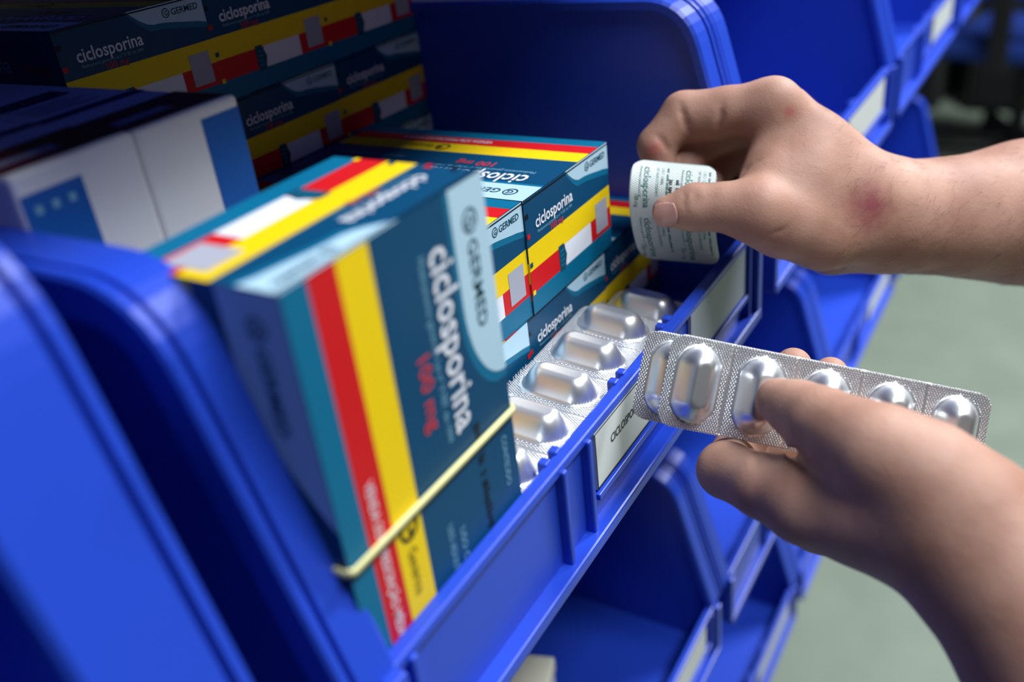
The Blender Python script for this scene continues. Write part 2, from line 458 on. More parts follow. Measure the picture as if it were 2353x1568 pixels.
def helpline_print():
    p = Print(); W, H = CB, CC
    y1, y2, y3 = H*0.50, H*0.25, H*0.12
    p.rect(0, y1, W, H, 'teal_dark'); p.rect(0, y2, W, y1, 'yellow'); p.rect(0, y3, W, y2, 'red'); p.rect(0, 0, W, y3, 'teal')
    flash(p, W*0.42, W, H, H*0.86, H*0.80)
    p.ring(W*.60, H*.615, 3.0, 0.45, 'white', 3, math.radians(40), math.radians(330))
    p.text('SAC', W*.565, H*.585, 3.0, 'white', 3, bold=0.05)
    p.text('0800-191914', W*.665, H*.60, 3.0, 'white', 3, bold=0.04, length=W*.28)
    p.ticks(W*.665, H*.565, W*.28, 0.9, 'ink_soft', 3, 5)
    for (z, m) in ((0.69, 'red'), (0.19, 'yellow')): p.rect(W-2.2, H*z-0.9, W-0.3, H*z+0.9, m, 4)
    return p
def main_print():
    p = Print(); W, H = CA, CB
    a = [0, .106, .226, .372, 1.0]
    for y0, y1, m in ((0, .106, 'teal'), (.106, .226, 'red'), (.226, .372, 'yellow'), (.372, 1.0, 'teal_dark')):
        p.rect(0, H*y0, W, H*y1, m)
    # pale band along the top edge, rounded off where it ends
    xe = W*0.42
    pts = [(0, H), (0, H*.79)]
    for i in range(12):
        t = i/11; pts.append((xe*0.55 + xe*0.45*math.sin(t*math.pi/2), H*.79 + H*.21*(1-math.cos(t*math.pi/2))))
    p.poly([(x+2.0*(x > 0), y-1.8*(y < H)) for x, y in pts], 'teal', 1)
    p.poly(pts, 'pale', 2)
    germed(p, 6, H*.865, 5.6, layer=4)
    p.text('ciclosporina', 9.5, H*.645, 12.5, 'white', 3, bold=0.16, length=45)
    p.text('Medicamento genérico Lei nº 9.787, de 1999', 9.5, H*.585, 3.0, 'ink_soft', 3, length=45)
    p.text('100 mg', 29, H*.495, 6.4, 'ink_red', 3, bold=0.10, length=19)
    p.text('VENDA SOB PRESCRIÇÃO MÉDICA', 46, H*.143, 3.6, 'white', 3, bold=0.03, length=45)
    p.ring(64.5, H*.30, 3.3, 0.9, 'black', 3, math.radians(30), math.radians(350)); p.rect(64.6, H*.295, 67.6, H*.315, 'black', 4)
    p.text('Genérico', 69.5, H*.272, 4.4, 'black', 3, length=13)
    p.ticks(56, H*.74, 11, 3.2, 'black', 3, 2); p.ticks(70, H*.74, 26, 3.2, 'black', 3, 3)
    p.text('USO ORAL', 78, H*.565, 3.1, 'ink_soft', 3, length=16)
    p.text('USO ADULTO E PEDIÁTRICO', 74, H*.495, 3.1, 'ink_soft', 3, length=32)
    p.text('CONTEÚDO', 66, H*.905, 3.2, 'ink_soft', 3, length=15)
    return p
def side_print():
    p = Print(); W, H = CA, CC
    for y0, y1, m in ((0, .12, 'teal_dark'), (.12, .28, 'red'), (.28, .46, 'yellow'), (.46, 1.0, 'teal_dark')):
        p.rect(0, H*y0, W, H*y1, m)
    pts = [(0, H), (0, H*.62)]
    for i in range(12):
        t = i/11; pts.append((W*.14 + W*.30*t, H*(.62 + .38*t**1.8)))
    p.poly(pts, 'pale', 2)
    germed(p, 5, H*.78, 5.0, layer=4)
    p.text('ciclosporina', 54, H*.66, 9.0, 'ink_soft', 3, bold=0.08, length=36)
    p.text('100 mg', 96, H*.66, 5.0, 'ink_red', 3)
    return p
ME_BODY = box_mesh('carton_body', 0, CB, 0, CA, 0, CC, 0.7, mat=MAT['card'])
ME_END = end_print().mesh('end_print', lambda x, y, h: (x, -h, y))
ME_HELP = helpline_print().mesh('end_print', lambda x, y, h: (x, -h, y))
ME_MAIN = main_print().mesh('main_print', lambda x, y, h: (CB-y, x, CC+h))
ME_SIDE = side_print().mesh('side_print', lambda x, y, h: (CB+h, x, y))
ME_SIDE2 = side_print().mesh('side_print', lambda x, y, h: (-h, CA-x, y))
ME_FLAP = box_mesh('tuck_flap', 0.3, CB-0.3, -0.55, 9, CC-0.05, CC+0.5, 0.2, mat=MAT['card'])
def carton(label, mat4, group='ciclosporina cartons in the bin', end=None):
    t = empty('medicine_carton')
    mk('carton_body', ME_BODY, t); mk('end_print', end or ME_END, t); mk('main_print', ME_MAIN, t)
    mk('side_print', ME_SIDE, t); mk('side_print', ME_SIDE2, t)
    t.matrix_world = mat4
    return tag(t, label, 'carton', group)
def pose(x, y, z, rz=0.0, sx=1, sy=1, sz=1):
    return Matrix.Translation((x*S, y*S, z*S)) @ Matrix.Rotation(math.radians(rz), 4, 'Z') @ Matrix.Diagonal((sx, sy, sz, 1))

# the upended carton with the rubber band
SCL = (1.045, 1.103, 1.035)
upended = Matrix(((-1, 0, 0, 0.0662), (0, 0, -1, 0.0485), (0, -1, 0, 0.0962), (0, 0, 0, 1)))
carton('large upright teal ciclosporina carton with a rubber band round it, nearest the camera', upended @ Matrix.Diagonal((*SCL, 1)))

# stack just behind the blister strips
YF = 42.0; ZF = Z_FLOOR + 0.3
front = [
 (78.6, YF+0.6, ZF+CC+0.4, 0.0, 1, 'ciclosporina carton end with sharp GERMED logo, right beside the upright banded carton'),
 (145.0, YF, ZF+CC+0.4, 0.0, 1, 'ciclosporina carton on top of the front stack, end fully visible beside the fingers'),
 (73.6, YF+0.3, ZF, 0.0, 1, 'lower ciclosporina carton showing SAC phone print, under the GERMED carton'),
 (140.0, YF+0.9, ZF, 0.0, 0.98, 'lower ciclosporina carton behind the blister strips, second layer of the front stack'),
 (205.2, YF+1.4, ZF, 0.0, 0.885, 'shaded ciclosporina carton low at the right of the front stack, under the upper hand'),
]
for x, y, z, rz, sx, lab in front:
    carton(lab, pose(x, y, z, rz, sx), end=ME_HELP if 'SAC' in lab else None)
# tall stack at the back of the bin
SXB, SZB = 0.945, 0.905
cols = ['left', 'middle', 'right']
ranks = ['bottom', 'third', 'second', 'top']
for r in range(4):
    for c in range(3):
        x = 262.0 - (3-c)*CB*SXB - 0.25*(2-c) - (0.6 if r == 3 else 0.3*r) 
        carton(f'ciclosporina carton in the dark back stack, {ranks[r]} layer, {cols[c]} column',
               pose(x, 162.0 + (r*0.6 + c*0.5), ZF + r*(CC*SZB+0.35), 0, SXB, 0.99, SZB))
# rubber band round the upended carton
def rubber_band():
    z = 29.0; x0, x1, y0, y1 = -3.4, 66.7, 2.5, 49.2
    path = []
    for (cx, cy, a0) in ((x1-1, y1-1, 0), (x0+1, y1-1, 90), (x0+1, y0+1, 180), (x1-1, y0+1, 270)):
        for i in range(5):
            a = math.radians(a0 + i*22.5); path.append((cx+math.cos(a), cy+math.sin(a), z + 0.6*math.sin(a*2)))
    n = len(path); vs, fs = [], []
    for i in range(n):
        p = Vector(path[i]); t = (Vector(path[(i+1) % n]) - Vector(path[i-1])).normalized(); o = t.cross(Vector((0, 0, 1)))
        for (u, w) in ((-.1, -1.0), (.6, -.8), (.6, .8), (-.1, 1.0), (-.5, .7), (-.5, -.7)):
            q = p + o*u + Vector((0, 0, w)); vs.append(tuple(q))
    for i in range(n):
        for j in range(6):
            fs.append([i*6+j, i*6+(j+1) % 6, ((i+1) % n)*6+(j+1) % 6, ((i+1) % n)*6+j])
    o = mk('rubber_band', pydata('rubber_band', vs, fs, True), None, [MAT['rubber']])
    tag(o, 'pale yellow rubber band stretched round the upright carton', 'rubber band')
rubber_band()

# white and blue cartons standing at the left
def white_carton(label, x0, x1, y0, y1, z1, blue, dots):
    t = empty('white_carton', (x0, y0, Z_FLOOR))
    W, H, D = x1-x0, z1-Z_FLOOR, y1-y0
    mk('carton_body', box_mesh('carton_body', 0, W, 0, D, 0, H, 1.2, mat=MAT['white_card']), t)
    p = Print(); p.rect(blue[0]*W, 4, blue[1]*W, H-blue[2], 'blue_print')
    if dots:
        for k in range(3): p.rect(W*(.10+.13*k), H-10, W*(.15+.13*k), H-8, 'ink_soft', 1)
    mk('front_print', p.mesh('front_print', lambda x, y, h: (x, -h, y)), t)
    p = Print()
    p.rect(0.5, 3.0, W-0.5, 24, 'maroon'); p.rect(W*.1, 9, W*.6, 14, 'grey', 1)
    p.rect(0.5, 36, W-0.5, 41, 'navy'); p.rect(W*.15, 62, W*.8, 72, 'navy', 1)
    for k in range(4): p.rect(W*.15, 46+3.4*k, W*(.75-.1*(k % 2)), 47.2+3.4*k, 'grey', 1)
    mk('top_print', p.mesh('top_print', lambda x, y, h: (x, y, H+h)), t)
    tag(t, label, 'carton', 'white cartons at the left of the bin')
white_carton('white carton with a blue block on its left half, farthest left in the bin', -0.9, 32.6, 80, 188, 111.5, (0.02, 0.50, 5), True)
white_carton('white carton with a blue stripe down its right edge, beside the blue-blocked one', 33.0, 67.6, 80.6, 188, 111.0, (0.60, 0.985, 3), False)
# ---------------------------------------------------------------- blister strips
PITCH, SW = 23.0, 33.0
def blister_arrays(n, path=None, nu_per=40, nv=54, height=7.6, thick=0.35):
    """flat strip in (u, v) with pocket height; path(u, v, h) -> mm"""
    L = n*PITCH; rc = 5.0
    nu = n*nu_per
    U = np.linspace(-1, 1, nu+1); V = np.linspace(-1, 1, nv+1)
    vv = V*SW/2
    d = np.maximum(0, np.abs(vv) - (SW/2-rc))
    half = L/2 - rc + np.sqrt(np.maximum(0, rc*rc - d*d))
    u = U[:, None]*half[None, :] + L/2; v = np.repeat(vv[None, :], nu+1, 0)
    h = np.zeros_like(u); flat = np.ones_like(u)
    for k in range(n):
        cu = (k+0.5)*PITCH
        r = 8.1; hl = 5.6
        dd = np.hypot(u-cu, np.maximum(0, np.abs(v)-hl))
        t = np.clip((r-dd)/r, 0, 1)
        dome = height*np.clip(1-(1-np.clip(t/0.78, 0, 1))**2.0, 0, 1)
        h = np.maximum(h, dome)
        ring = np.exp(-((dd-(r+0.55))/0.45)**2)*0.25
        h = np.where(dd > r, np.maximum(h, ring), h)
        flat = np.where(dd < r+1.0, 0, flat)
    for k in range(1, n):     # scored tear line
        h = h - 0.22*np.exp(-((u-k*PITCH)/0.35)**2)
        flat = np.where(np.abs(u-k*PITCH) < 0.7, 0.0, flat)
    return u, v, h, flat
def blister_mesh(name, n, path, back_mat='foil_back'):
    u, v, h, flat = blister_arrays(n)
    nu, nv = u.shape
    top = [path(u[i, j], v[i, j], h[i, j]) for i in range(nu) for j in range(nv)]
    bot = [path(u[i, j], v[i, j], -0.35) for i in range(nu) for j in range(nv)]
    N = nu*nv; idx = lambda i, j: i*nv+j
    fs, mi = [], []
    for i in range(nu-1):
        for j in range(nv-1):
            fs.append([idx(i, j), idx(i+1, j), idx(i+1, j+1), idx(i, j+1)]); mi.append(0)
            fs.append([N+idx(i, j), N+idx(i, j+1), N+idx(i+1, j+1), N+idx(i+1, j)]); mi.append(1)
    for i in range(nu-1):
        fs.append([idx(i+1, 0), idx(i, 0), N+idx(i, 0), N+idx(i+1, 0)]); mi.append(1)
        fs.append([idx(i, nv-1), idx(i+1, nv-1), N+idx(i+1, nv-1), N+idx(i, nv-1)]); mi.append(1)
    for j in range(nv-1):
        fs.append([idx(0, j), idx(0, j+1), N+idx(0, j+1), N+idx(0, j)]); mi.append(1)
        fs.append([idx(nu-1, j+1), idx(nu-1, j), N+idx(nu-1, j), N+idx(nu-1, j+1)]); mi.append(1)
    me = pydata(name, top+bot, fs, True)
    me.materials.append(MAT['foil']); me.materials.append(MAT[back_mat])
    me.polygons.foreach_set('material_index', mi)
    uvl = me.uv_layers.new(name='flat')
    flat2 = np.concatenate([np.stack([u.ravel(), v.ravel()], 1)]*2, 0)
    vi = np.zeros(len(me.loops), dtype=np.int32); me.loops.foreach_get('vertex_index', vi)
    uvl.data.foreach_set('uv', flat2[vi].astype(np.float32).ravel())
    at = me.attributes.new('emboss', 'FLOAT', 'POINT')
    at.data.foreach_set('value', np.concatenate([flat.ravel(), np.ones(N)]).astype(np.float32))
    me.update()
    return me
ME_STRIP = blister_mesh('blister_strip', 5, lambda u, v, h: (u, v, h))
def strip(label, mat4, group):
    o = mk('blister_strip', ME_STRIP); o.matrix_world = mat4
    return tag(o, label, 'blister pack', group)
def frame(o, ux, vx, k=1.0):
    ux = Vector(ux).normalized(); vx = Vector(vx); vx = (vx - ux*vx.dot(ux)).normalized(); n = ux.cross(vx)
    m = Matrix(((ux.x*k, vx.x*k, n.x*k, o[0]*S), (ux.y*k, vx.y*k, n.y*k, o[1]*S), (ux.z*k, vx.z*k, n.z*k, o[2]*S), (0, 0, 0, 1)))
    return m
GP = 'loose blister strips lying in the bin'
strip('silver five-pocket blister strip lying on top behind the bin front', frame((67.4, 20.2, -4.0), (1, 0.035, 0.0), (0, 1, 0.12)), GP)
strip('silver blister strip whose far end pokes out under the topmost strip in the bin', frame((101.0, 22.6, -14.5), (1, 0.02, 0.012), (0, 1, 0.10)), GP)
strip('silver blister strip buried at the bottom of the strip pile in the bin', frame((75.0, 21.0, -31.6), (1, 0.0, 0.0), (0, 1, 0.0)), GP)
strip('silver blister strip in the middle of the strip pile in the bin', frame((72.0, 21.0, -23.4), (1, 0.0, 0.0), (0, 1, 0.02)), GP)

# strip held in the lower hand: its first pocket is bent back along the score
HU, HV = (37.3, -86.5, -25.4), (17.0, -0.6, 25.0)
def bend_first(ang, s0=PITCH):
    c, s_ = math.cos(ang), math.sin(ang)
    def f(u, v, h):
        if u < s0:
            du = u - s0; return (s0 + du*c - h*s_, v, du*s_ + h*c)
        return (u, v, h)
    return f
me_held = blister_mesh('blister_strip', 5, bend_first(math.radians(-9)))
o = mk('blister_strip', me_held); o.matrix_world = frame((122.4, -16.9, 10.4), HU, HV, 0.885)
tag(o, 'silver blister strip held between thumb and fingers of the lower hand', 'blister pack', 'blister strips in the lower hand')
o = mk('blister_strip', ME_STRIP); o.matrix_world = frame((125.8, -7.4, 8.2), HU, HV, 0.885)
tag(o, 'second silver blister strip tucked behind the one held in the lower hand', 'blister pack', 'blister strips in the lower hand')

# two-pocket piece pinched in the upper hand, printed lidding side to the camera, curling away below
PW = Vector((15.1, -28.5, -6.1)).normalized()
PB = [Vector((214.65, 14.65, 46.85)), Vector((193.83, 10.38, 35.02)), Vector((217.9, 14.6, 4.1))]
def piece_curve(s):
    """point on the middle line and its direction at arc length s"""
    t = s/46.0
    p = PB[0]*(1-t)**2 + PB[1]*(2*t*(1-t)) + PB[2]*t*t
    d = (PB[1]-PB[0])*(2*(1-t)) + (PB[2]-PB[1])*(2*t)
    d = d - PW*d.dot(PW)
    return p, d.normalized()
_pc = [piece_curve(46.0*i/60) for i in range(61)]
def piece(s):
    f_ = min(59.999, max(0, s/46.0*60)); i = int(f_); t = f_-i
    return _pc[i][0].lerp(_pc[i+1][0], t), _pc[i][1].lerp(_pc[i+1][1], t).normalized()
def piece_front(u, v, h):
    p, d = piece(u); return tuple(p - PW*v + PW.cross(d)*h)
pc = mk('blister_piece', blister_mesh('blister_piece', 2, piece_front))
tag(pc, 'printed side of a torn blister piece pinched by the upper hand', 'blister pack')
def piece_back(x, y, h):
    p, d = piece(x); return tuple(p + PW*(y-16.5) - PW.cross(d)*(0.36+h))
p = Print()
rnd = random.Random(4)
for c0 in (0, 16.0):
    for rep in (0, 23.0):
        y0 = c0 + 1.6
        p.text('ciclosporina', 3.0+rep, y0+3.6, 3.9, 'green_ink', 0, bold=0.05, length=18.5)
        p.text('100 mg', 15.5+rep, y0+0.4, 2.3, 'green_ink', 0, length=6)
        p.text('Medicamento genérico Lei 9.787', 3.0+rep, y0+1.9, 1.3, 'green_ink', 0, length=14)
        p.text('USO ADULTO E PEDIÁTRICO', 3.0+rep, y0+8.3, 1.5, 'green_ink', 0, length=13)
        p.text('USO ORAL', 3.0+rep, y0+10.2, 1.6, 'green_ink', 0, length=8)
        p.ticks(3.0+rep, y0+12.2, 15, 1.1, 'green_ink', 0, 7)
for k in range(2):
    p.ticks(8.0, 14.8+2.6*k, 15, 1.7, 'black', 1, 9+k)
mk('foil_print', p.mesh('foil_print', piece_back, gap=0.05, step=0.03), pc)
# ---------------------------------------------------------------- the person's hands (one continuous skin each)
RIGHT_HAND = {
  'thumb': [(197.5, 11.0, 34.1, 6.14), (201.7, 1.9, 35.0, 8.65), (204.7, -8.3, 35.0, 8.74), (209.0, -18.5, 33.0, 11.16)],
  'thenar': [(209.0, -18.5, 33.0, 11.16), (217.9, -26.6, 26.8, 12.56), (230.1, -38.4, 17.8, 12.56), (247.8, -50.7, 16.6, 15.81)],
  'web': [(239.0, -15.4, 50.5, 8.84), (225.6, -19.3, 38.0, 9.77), (231.5, -29.1, 33.2, 13.95)],
  'index': [(243.2, -14.0, 62.2, 10.23), (239.0, 2.5, 60.9, 9.11), (234.9, 18.8, 59.7, 8.93), (225.3, 26.9, 49.6, 7.44), (222.4, 23.9, 38.3, 6.14)],
  'middle': [(254.7, -14.6, 55.8, 10.23), (249.9, 1.1, 52.9, 9.11), (242.4, 14.4, 47.3, 8.74), (233.2, 19.3, 38.4, 7.63), (227.1, 14.8, 32.3, 6.51)],
  'ring': [(261.6, -18.1, 47.2, 9.77), (258.5, -3.5, 41.8, 8.56), (252.2, 8.1, 36.6, 8.18), (238.4, 11.6, 30.8, 7.44), (229.6, 6.6, 27.9, 6.32)],
  'pinky': [(267.7, -22.6, 36.4, 8.84), (265.6, -10.9, 29.7, 7.44), (258.8, -2.0, 24.6, 6.98), (248.2, 2.0, 20.4, 6.04)],
  'meta1': [(243.2, -14.0, 62.2, 10.23), (247.8, -30.8, 44.4, 12.09), (254.0, -48.8, 24.1, 15.81)],
  'meta2': [(256.5, -14.0, 55.3, 10.23), (260.8, -31.3, 36.6, 12.09), (266.1, -50.1, 17.8, 15.81)],
  'meta3': [(267.1, -16.7, 45.4, 9.77), (268.9, -33.3, 27.5, 12.09), (270.5, -51.4, 11.5, 14.88)],
  'meta4': [(275.0, -20.8, 33.9, 8.84), (271.1, -35.2, 17.3, 12.09), (264.4, -51.4, 6.3, 13.02)],
  'fill': [(235.5, -29.4, 38.8, 13.95), (243.8, -41.0, 28.0, 15.81)],
  'hypo': [(249.0, -27.0, 11.6, 10.23), (251.1, -37.3, 4.3, 10.7), (257.7, -49.4, 5.9, 12.09)],
  'armr': [(252.0, -49.5, 20.3, 17.21), (264.4, -63.2, 13.6, 18.14), (282.4, -79.6, 8.7, 21.39), (308.7, -102.4, 2.2, 27.9), (353.7, -135.7, -10.0, 34.41), (405.5, -178.6, -23.3, 37.2), (496.2, -253.7, -46.6, 41.66)],
  'armu': [(270.6, -49.8, 9.4, 16.28), (280.9, -61.0, 5.9, 17.21), (301.1, -78.1, -0.0, 20.46), (332.4, -101.7, -7.7, 26.97), (379.6, -136.9, -20.3, 33.48), (432.8, -182.0, -33.8, 37.2), (522.7, -258.2, -56.6, 41.66)],
  'pad': [(235.4, 14.7, 58.3, 8.56), (236.9, 7.4, 58.9, 8.74)],
}
LEFT_HAND = {
  'thumb': [(125.4, -52.7, 8.1, 6.99), (121.6, -59.9, 8.8, 8.5), (116.0, -67.3, 10.5, 9.64), (110.5, -76.1, 11.0, 10.77), (105.8, -84.3, 11.3, 12.29)],
  'thenar': [(105.8, -84.3, 11.3, 12.29), (105.2, -96.3, 6.0, 14.17), (105.5, -107.4, -0.8, 15.5)],
  'index': [(103.5, -67.2, -10.1, 10.77), (109.0, -53.7, -11.8, 9.54), (119.2, -38.7, -17.3, 8.88), (135.9, -36.2, -23.7, 8.0), (147.7, -39.4, -16.2, 7.37), (164.1, -46.6, -2.8, 6.24)],
  'middle': [(124.9, -67.1, -30.7, 10.87), (128.1, -54.7, -31.0, 9.45), (138.0, -41.0, -36.3, 8.69), (149.9, -41.0, -36.4, 8.0), (164.7, -46.3, -29.0, 7.56), (173.3, -57.0, -9.2, 6.05)],
  'ring': [(140.1, -70.3, -44.3, 10.39), (143.6, -58.1, -46.3, 8.98), (153.5, -45.8, -53.0, 8.32), (178.4, -54.9, -42.5, 7.18), (181.8, -64.3, -23.3, 6.05)],
  'pinky': [(155.5, -73.9, -56.1, 9.45), (157.8, -64.0, -58.3, 8.03), (164.4, -53.4, -63.9, 7.56), (183.5, -60.7, -56.3, 6.61), (189.5, -67.7, -42.6, 5.67)],
  'web': [(115.6, -69.8, -2.5, 10.39), (113.3, -77.8, -6.2, 13.23), (112.3, -88.5, -6.8, 15.12)],
  'meta1': [(103.5, -67.2, -10.1, 10.77), (104.7, -83.4, -9.1, 12.85), (104.3, -99.9, -6.8, 15.12)],
  'meta2': [(124.9, -67.1, -30.7, 10.87), (124.5, -84.3, -27.2, 13.23), (120.9, -99.9, -21.0, 16.06)],
  'meta3': [(140.1, -70.3, -44.3, 10.39), (137.3, -86.4, -37.4, 12.76), (132.1, -101.4, -29.1, 15.12)],
  'meta4': [(155.5, -73.9, -56.1, 9.45), (150.9, -88.7, -46.5, 12.29), (144.0, -102.9, -36.2, 14.17)],
  'arm1': [(104.9, -100.9, -6.9, 15.59), (103.8, -109.2, -9.1, 16.63), (96.6, -121.5, -16.8, 18.14), (88.1, -138.6, -31.1, 22.68), (76.6, -154.8, -41.4, 27.4), (14.9, -241.7, -96.6, 30.69)],
  'arm2': [(129.8, -102.3, -23.7, 16.06), (128.7, -113.1, -26.4, 17.01), (122.2, -127.0, -34.6, 18.9), (110.7, -145.1, -46.8, 22.68), (98.7, -162.8, -59.2, 27.4), (40.4, -248.7, -119.4, 30.69)],
}

def rcone(P, a, b):
    """signed distance to a tapered capsule, P (...,3)"""
    pa = np.array(a[:3], np.float32); pb = np.array(b[:3], np.float32)
    ab = pb-pa; l2 = float(ab @ ab)+1e-9
    t = np.clip(((P-pa) @ ab)/l2, 0, 1)
    return np.linalg.norm(P - (pa + t[..., None]*ab), axis=-1) - (a[3] + (b[3]-a[3])*t)
def smin(a, b, k):
    h = np.clip(k-np.abs(a-b), 0, None)/k
    return np.minimum(a, b) - h*h*k*0.25
class Field:
    def __init__(self, lo, hi, h):
        self.lo = np.array(lo, np.float32); self.h = h
        self.n = np.ceil((np.array(hi)-self.lo)/h).astype(int)+1
        self.ax = [self.lo[i]+h*np.arange(self.n[i], dtype=np.float32) for i in range(3)]
    def new(self): return np.full(self.n, 60.0, np.float32)
    def window(self, pts, pad):
        p = np.array([q[:3] for q in pts]); r = max(q[3] for q in pts)+pad
        i0 = np.maximum(0, np.floor((p.min(0)-r-self.lo)/self.h).astype(int))
        i1 = np.minimum(self.n, np.ceil((p.max(0)+r-self.lo)/self.h).astype(int)+1)
        sl = tuple(slice(a, max(a, b)) for a, b in zip(i0, i1))
        G = np.stack(np.meshgrid(*[self.ax[i][sl[i]] for i in range(3)], indexing='ij'), -1)
        return sl, G
    def chain(self, F, pts, k, pad=9):
        for a, b in zip(pts[:-1], pts[1:]):
            sl, G = self.window([a, b], pad)
            if G.size: F[sl] = smin(F[sl], rcone(G, a, b), k)
        return F
    def carve(self, F, pts, k):
        for a, b in zip(pts[:-1], pts[1:]):
            sl, G = self.window([a, b], 5)
            if G.size: F[sl] = -smin(-F[sl], rcone(G, a, b), k)
        return F
    def mesh(self, F):
        """naive surface nets"""
        n = F.shape; h = self.h
        ins = F < 0
        c = ins[:-1, :-1, :-1].astype(np.int8).copy()
        for dx in (0, 1):
            for dy in (0, 1):
                for dz in (0, 1):
                    if dx+dy+dz: c += ins[dx:n[0]-1+dx, dy:n[1]-1+dy, dz:n[2]-1+dz]
        act = (c > 0) & (c < 8)
        ii = np.argwhere(act); idx = -np.ones(act.shape, np.int64); idx[act] = np.arange(len(ii))
        acc = np.zeros((len(ii), 3)); cnt = np.zeros(len(ii))
        for axis in range(3):
            o = [a for a in range(3) if a != axis]
            for p in (0, 1):
                for q in (0, 1):
                    off = np.zeros(3, int); off[o[0]] = p; off[o[1]] = q
                    A = ii+off; Bv = A.copy(); Bv[:, axis] += 1
                    fa = F[A[:, 0], A[:, 1], A[:, 2]]; fb = F[Bv[:, 0], Bv[:, 1], Bv[:, 2]]
                    m = (fa < 0) != (fb < 0); t = np.where(m, fa/(fa-fb+1e-12), 0)
                    pt = off+np.eye(3)[axis]*t[:, None]
                    acc[m] += pt[m]; cnt[m] += 1
        V = self.lo + h*(ii + acc/cnt[:, None])
        faces = []
        for axis in range(3):
            o = [a for a in range(3) if a != axis]
            s0 = [slice(None)]*3; s1 = [slice(None)]*3
            s0[axis] = slice(0, n[axis]-1); s1[axis] = slice(1, n[axis])
            ch = ins[tuple(s0)] != ins[tuple(s1)]
            e = np.argwhere(ch)
            e = e[(e[:, o[0]] > 0) & (e[:, o[1]] > 0) & (e[:, o[0]] < n[o[0]]-1) & (e[:, o[1]] < n[o[1]]-1)]
            inside = ins[e[:, 0], e[:, 1], e[:, 2]]
            def cell(a, b):
                q = e.copy(); q[:, o[0]] -= a; q[:, o[1]] -= b
                return idx[q[:, 0], q[:, 1], q[:, 2]]
            quad = np.stack([cell(1, 1), cell(0, 1), cell(0, 0), cell(1, 0)], 1)
            flip = inside if axis != 1 else ~inside
            quad[~flip] = quad[~flip][:, ::-1]
            faces.append(quad)
        return V, np.concatenate(faces)
def relax(V, Q, it=3, lam=0.45):
    e = np.concatenate([Q[:, [0, 1]], Q[:, [1, 2]], Q[:, [2, 3]], Q[:, [3, 0]]])
    for _ in range(it):
        acc = np.zeros_like(V); cnt = np.zeros(len(V))
        np.add.at(acc, e[:, 0], V[e[:, 1]]); np.add.at(cnt, e[:, 0], 1)
        np.add.at(acc, e[:, 1], V[e[:, 0]]); np.add.at(cnt, e[:, 1], 1)
        V = V + lam*(acc/np.maximum(cnt, 1)[:, None]-V)
    return V
def build_hand(name, J, mat, parent, palm_keys, arm_keys, creases, h=0.95):
    allp = [q for k in J for q in J[k]]
    lo = np.min([np.array(q[:3])-q[3]-5 for q in allp], 0); hi = np.max([np.array(q[:3])+q[3]+5 for q in allp], 0)
    fd = Field(lo, hi, h)
    palm = fd.new()
    for k in palm_keys: fd.chain(palm, J[k], 9.0, 12)
    for k in arm_keys: fd.chain(palm, J[k], 12.0, 14)
    fingers = fd.new()
    for k in ('index', 'middle', 'ring', 'pinky'):
        one = fd.new(); fd.chain(one, J[k], 2.2)
        if k == 'index' and 'pad' in J: fd.chain(one, J['pad'], 2.5)
        fingers = smin(fingers, one, 0.8)
    F = smin(palm, fingers, 4.5)
    th = fd.new(); fd.chain(th, J['thumb'], 3.0)
    F = smin(F, th, 5.0)
    for pts in creases: fd.carve(F, pts, 1.3)
    V, Q = fd.mesh(F); V = relax(V, Q, 3)
    me = bpy.data.meshes.new(name)
    me.vertices.add(len(V)); me.vertices.foreach_set('co', (V*S).astype(np.float32).ravel())
    me.loops.add(len(Q)*4); me.loops.foreach_set('vertex_index', Q.astype(np.int32).ravel())
    me.polygons.add(len(Q)); me.polygons.foreach_set('loop_start', np.arange(0, len(Q)*4, 4, dtype=np.int32))
    me.polygons.foreach_set('loop_total', np.full(len(Q), 4, np.int32))
    me.update(calc_edges=True); me.validate()
    me.polygons.foreach_set('use_smooth', [True]*len(me.polygons))
    bm = bmesh.new(); bm.from_mesh(me); bmesh.ops.recalc_face_normals(bm, faces=bm.faces[:]); bm.to_mesh(me); bm.free()
    o = mk(name, me, parent, [mat])
    return o, V
def nail(parent, V, centre, axis, normal, length, width):
    """curved nail plate seated on the nearest skin"""
    c = Vector(centre); a = Vector(axis).normalized(); n = Vector(normal); n = (n - a*n.dot(a)).normalized(); b = n.cross(a)
    vs, fs = [], []; nu, nv = 14, 12
    for i in range(nu+1):
        for j in range(nv+1):
            u = -1+2*i/nu; v = -1+2*j/nv
            x = u*math.sqrt(max(0, 1-0.38*v*v)); y = v*math.sqrt(max(0, 1-0.25*u*u))
            q = c + a*(x*length/2) + b*(y*width/2)
            rel = V - np.array(q); na = np.array(n)
            along = rel @ na; perp = np.linalg.norm(rel - along[:, None]*na, axis=1)
            near = perp < 1.6
            hgt = along[near].max() if near.any() else 0
            vs.append(q + n*(hgt+0.35-0.15*(u*u+v*v)))
    for i in range(nu):
        for j in range(nv):
            k = i*(nv+1)+j; fs.append([k, k+1, k+nv+2, k+nv+1])
    # average out the skin's grain so the plate is smooth
    arr = np.array(vs).reshape(nu+1, nv+1, 3)
    for _ in range(6):
        t = arr.copy()
        t[1:-1, 1:-1] = (arr[:-2, 1:-1]+arr[2:, 1:-1]+arr[1:-1, :-2]+arr[1:-1, 2:])/4; arr = t
    o = mk('nail', pydata('nail', [tuple(q) for q in arr.reshape(-1, 3)], fs, True), parent, [MAT['skin_nail']])
    sm = o.modifiers.new('thickness', 'SOLIDIFY'); sm.thickness = 0.0004; sm.offset = -1
    return o
person = tag(empty('person', (330, -260, -40)), 'person reaching in from the right, bare forearms, sorting silver blister packs with both hands', 'person')
